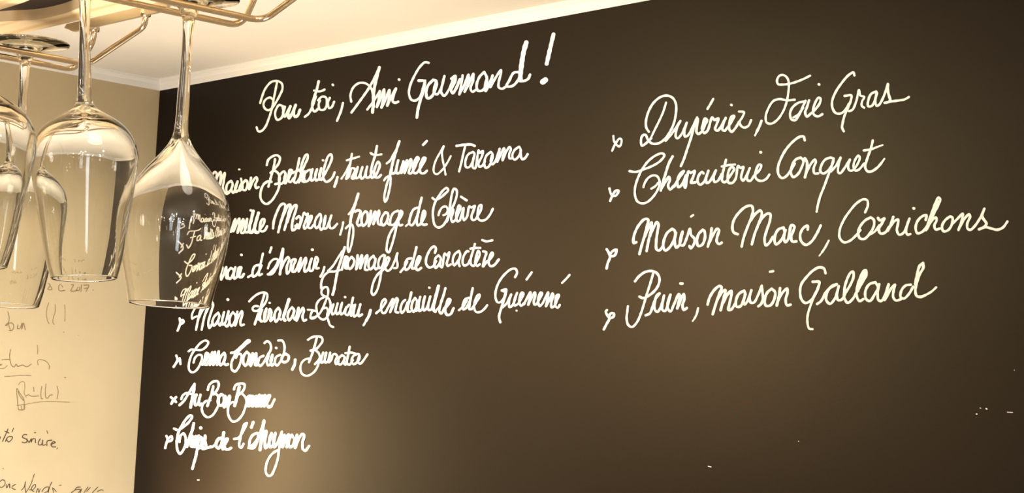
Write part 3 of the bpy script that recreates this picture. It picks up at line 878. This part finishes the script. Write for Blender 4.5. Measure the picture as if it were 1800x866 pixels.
# ---------------------------------------------------------------- wine glasses
def gsmooth(a, k):
    a = np.array(a, float); x = np.arange(-3*k, 3*k+1); g = np.exp(-x*x/(2.0*k*k)); g /= g.sum()
    p = np.concatenate([2*a[0]-a[3*k:0:-1], a, 2*a[-1]-a[-2:-3*k-2:-1]])
    return np.convolve(p, g, 'valid')
def glass_mesh(name, bowl, thick, z0, stem, foot_r, rim_t, z_in):
    """bowl: outer (depth, r) mm below foot base from z0; thick: (depth, wall) mm; returns profile lathe, z down negative"""
    d = np.array([b[0] for b in bowl], float); r = np.array([b[1] for b in bowl], float)
    # resample by arc length
    s = np.concatenate([[0], np.cumsum(np.hypot(np.diff(d), np.diff(r)))])
    S = np.linspace(0, s[-1], 360); D = gsmooth(np.interp(S, s, d), 9); R = gsmooth(np.interp(S, s, r), 9)
    T = gsmooth(np.interp(D, [t[0] for t in thick], [t[1] for t in thick]), 12)
    tx = np.gradient(D); tr = np.gradient(R); L = np.hypot(tx, tr); nx = -tr/L; nr = tx/L   # outward normal (d, r)
    Di = D-nx*T; Ri = R-nr*T
    outer = list(zip(R, D)); inner = [(a, b) for a, b in zip(Ri, Di)]
    i0 = next(i for i in range(len(inner)) if inner[i][1] > z_in and inner[i][0] > .6)
    inner = inner[i0:]
    # inner floor: round pole
    r0, d0 = inner[0]; slope = None
    floor = [(0.0, d0-r0*.55)]+[(r0*math.sin(a), d0-r0*.55*math.cos(a)) for a in np.linspace(.15, math.pi/2-.1, 8)]
    # rim
    (ro, do), (ri, di) = outer[-1], inner[-1]
    rim = []
    for a in np.linspace(0, math.pi, 9)[1:-1]:
        c = ((ro+ri)/2, (do+di)/2); h = (ro-ri)/2
        rim.append((c[0]+h*math.cos(a), c[1]+abs(h)*math.sin(a)*1.1))
    foot = [(0, -2.6), (3, -2.8), (7, -3.7), (14, -5.5), (24, -7.5), (foot_r-1.5, -9.1), (foot_r-.3, -8.9), (foot_r, -8.4), (foot_r-.3, -7.9), (foot_r-1.5, -7.5),
            (24, -5.6), (16, -3.8), (11, -1.8), (7.6, 1.6), (5.6, 6), (4.6, 10)]
    fr = [p[0] for p in foot[9:]]; 
    prof = foot+stem+outer+rim+inner[::-1]+floor[::-1]
    # dedupe
    out = [prof[0]]
    for p in prof[1:]:
        if math.hypot(p[0]-out[-1][0], p[1]-out[-1][1]) > .02: out.append(p)
    V, Fc = lathe([(max(a, 0)/1000, -b/1000) for a, b in out], 128)
    me = bpy.data.meshes.new(name); me.from_pydata(V, [], Fc); me.update()
    me.materials.append(M_glass); me.polygons.foreach_set('use_smooth', [True]*len(me.polygons))
    bm = bmesh.new(); bm.from_mesh(me); bmesh.ops.recalc_face_normals(bm, faces=bm.faces); bm.to_mesh(me); bm.free()
    return me
# tulip glass: shoulder widens slowly (photo's right glass)
def mmr(px): return px*.445
tul = [(y, h) for y, h in [(205, 11), (218, 11.5), (232, 12.2), (241, 14), (250, 18), (259, 23), (268, 30), (280, 40), (294, 53), (310, 66), (330, 80), (350, 90), (372, 95.5), (392, 96.8), (416, 95.5), (436, 92.5), (456, 89), (480, 83.5), (500, 78.5), (532, 72)]]
tul = [((y-14)*.4375, h*.431) for y, h in tul]
tul_t = [((y-14)*.4375, t) for y, t in [(235, 7), (262, 4.6), (285, 3.3), (310, 2.6), (335, 2.1), (375, 1.55), (405, 1.35), (460, 1.25), (500, 1.3), (532, 1.5)]]
tul_stem = [(4.3, 14), (3.9, 22), (3.8, 35), (4.1, 50), (4.6, 64), (4.8, 76)]
TULIP = glass_mesh('tulip_wine_glass', tul, tul_t, 0, tul_stem, 38, 1.2, 103)
# round-shouldered glass
rnd = [(172, 12), (184, 13), (194, 18), (200, 28), (206, 40), (214, 54), (224, 68), (236, 79), (250, 87), (266, 92), (284, 94), (304, 92), (326, 88), (356, 82.5), (390, 77), (427, 71), (464, 64), (488, 57)]
rnd = [((y+22)*.4235, h*.418) for y, h in rnd]
rnd_t = [((y+22)*.4235, t) for y, t in [(190, 6), (206, 4.4), (222, 3.4), (240, 2.8), (262, 2.3), (285, 1.8), (310, 1.5), (350, 1.3), (420, 1.2), (493, 1.4)]]
rnd_stem = [(4.3, 14), (3.9, 22), (3.8, 35), (4.2, 50), (4.7, 64), (5.0, 74)]
ROUND = glass_mesh('round_wine_glass', rnd, rnd_t, 0, rnd_stem, 37, 1.2, 92)
def wine_glass(me, px, py, tiltx, label, scale=1.0):
    p = on(px, py, 2, ZR)
    o = bpy.data.objects.new('wine_glass', me); COL.objects.link(o)
    o.location = p; o.scale = (scale,)*3
    # tilt in the picture plane about the foot (positive swings the bowl right)
    axis = (RM @ Vector((0, 0, -1))).normalized()
    o.rotation_mode = 'QUATERNION'
    from mathutils import Quaternion
    o.rotation_quaternion = Quaternion(axis, -tiltx)
    o['label'] = label; o['category'] = 'wine glass'; o['group'] = 'wine glasses hanging from the rack'
    return o
g1 = wine_glass(TULIP, 333, 14, -0.003, 'tulip-shaped clear wine glass hanging in front of the blackboard corner, rightmost')
g2 = wine_glass(ROUND, 149, -27, 0.066, 'round-shouldered clear wine glass hanging in the middle against the ochre wall', 1.004)
g3 = wine_glass(ROUND, -14, -62, 0.01, 'clear wine glass cut off by the left edge of the photo')
g4 = wine_glass(ROUND, 45, 93, 0.012, 'clear wine glass hanging farthest back, behind the two left-hand glasses')

# ---------------------------------------------------------------- lamps of the room (behind the viewer; they glint in the glass)
def pendant(x, y, z):
    t = thing('pendant_lamp', 'small bare bulb pendant behind the viewer', 'lamp', (x, y, z), 'bare bulb pendants behind the viewer')
    V, Fc = lathe([(0, -.048), (.024, -.042), (.041, -.024), (.048, 0), (.042, .022), (.026, .038), (.012, .045), (0, .045)], 20)
    child(mesh_obj('bulb', [Vector(v)+Vector((x, y, z)) for v in V], Fc, M_bulb, None, True), t)
    V, Fc = lathe([(0, .045), (.018, .045), (.018, .08), (.005, .09), (.003, ZT-z), (0, ZT-z)], 12)
    child(mesh_obj('socket_and_cord', [Vector(v)+Vector((x, y, z)) for v in V], Fc, M_brass, None, True), t)
for x, y, z in LAMPS: pendant(x, y, z)
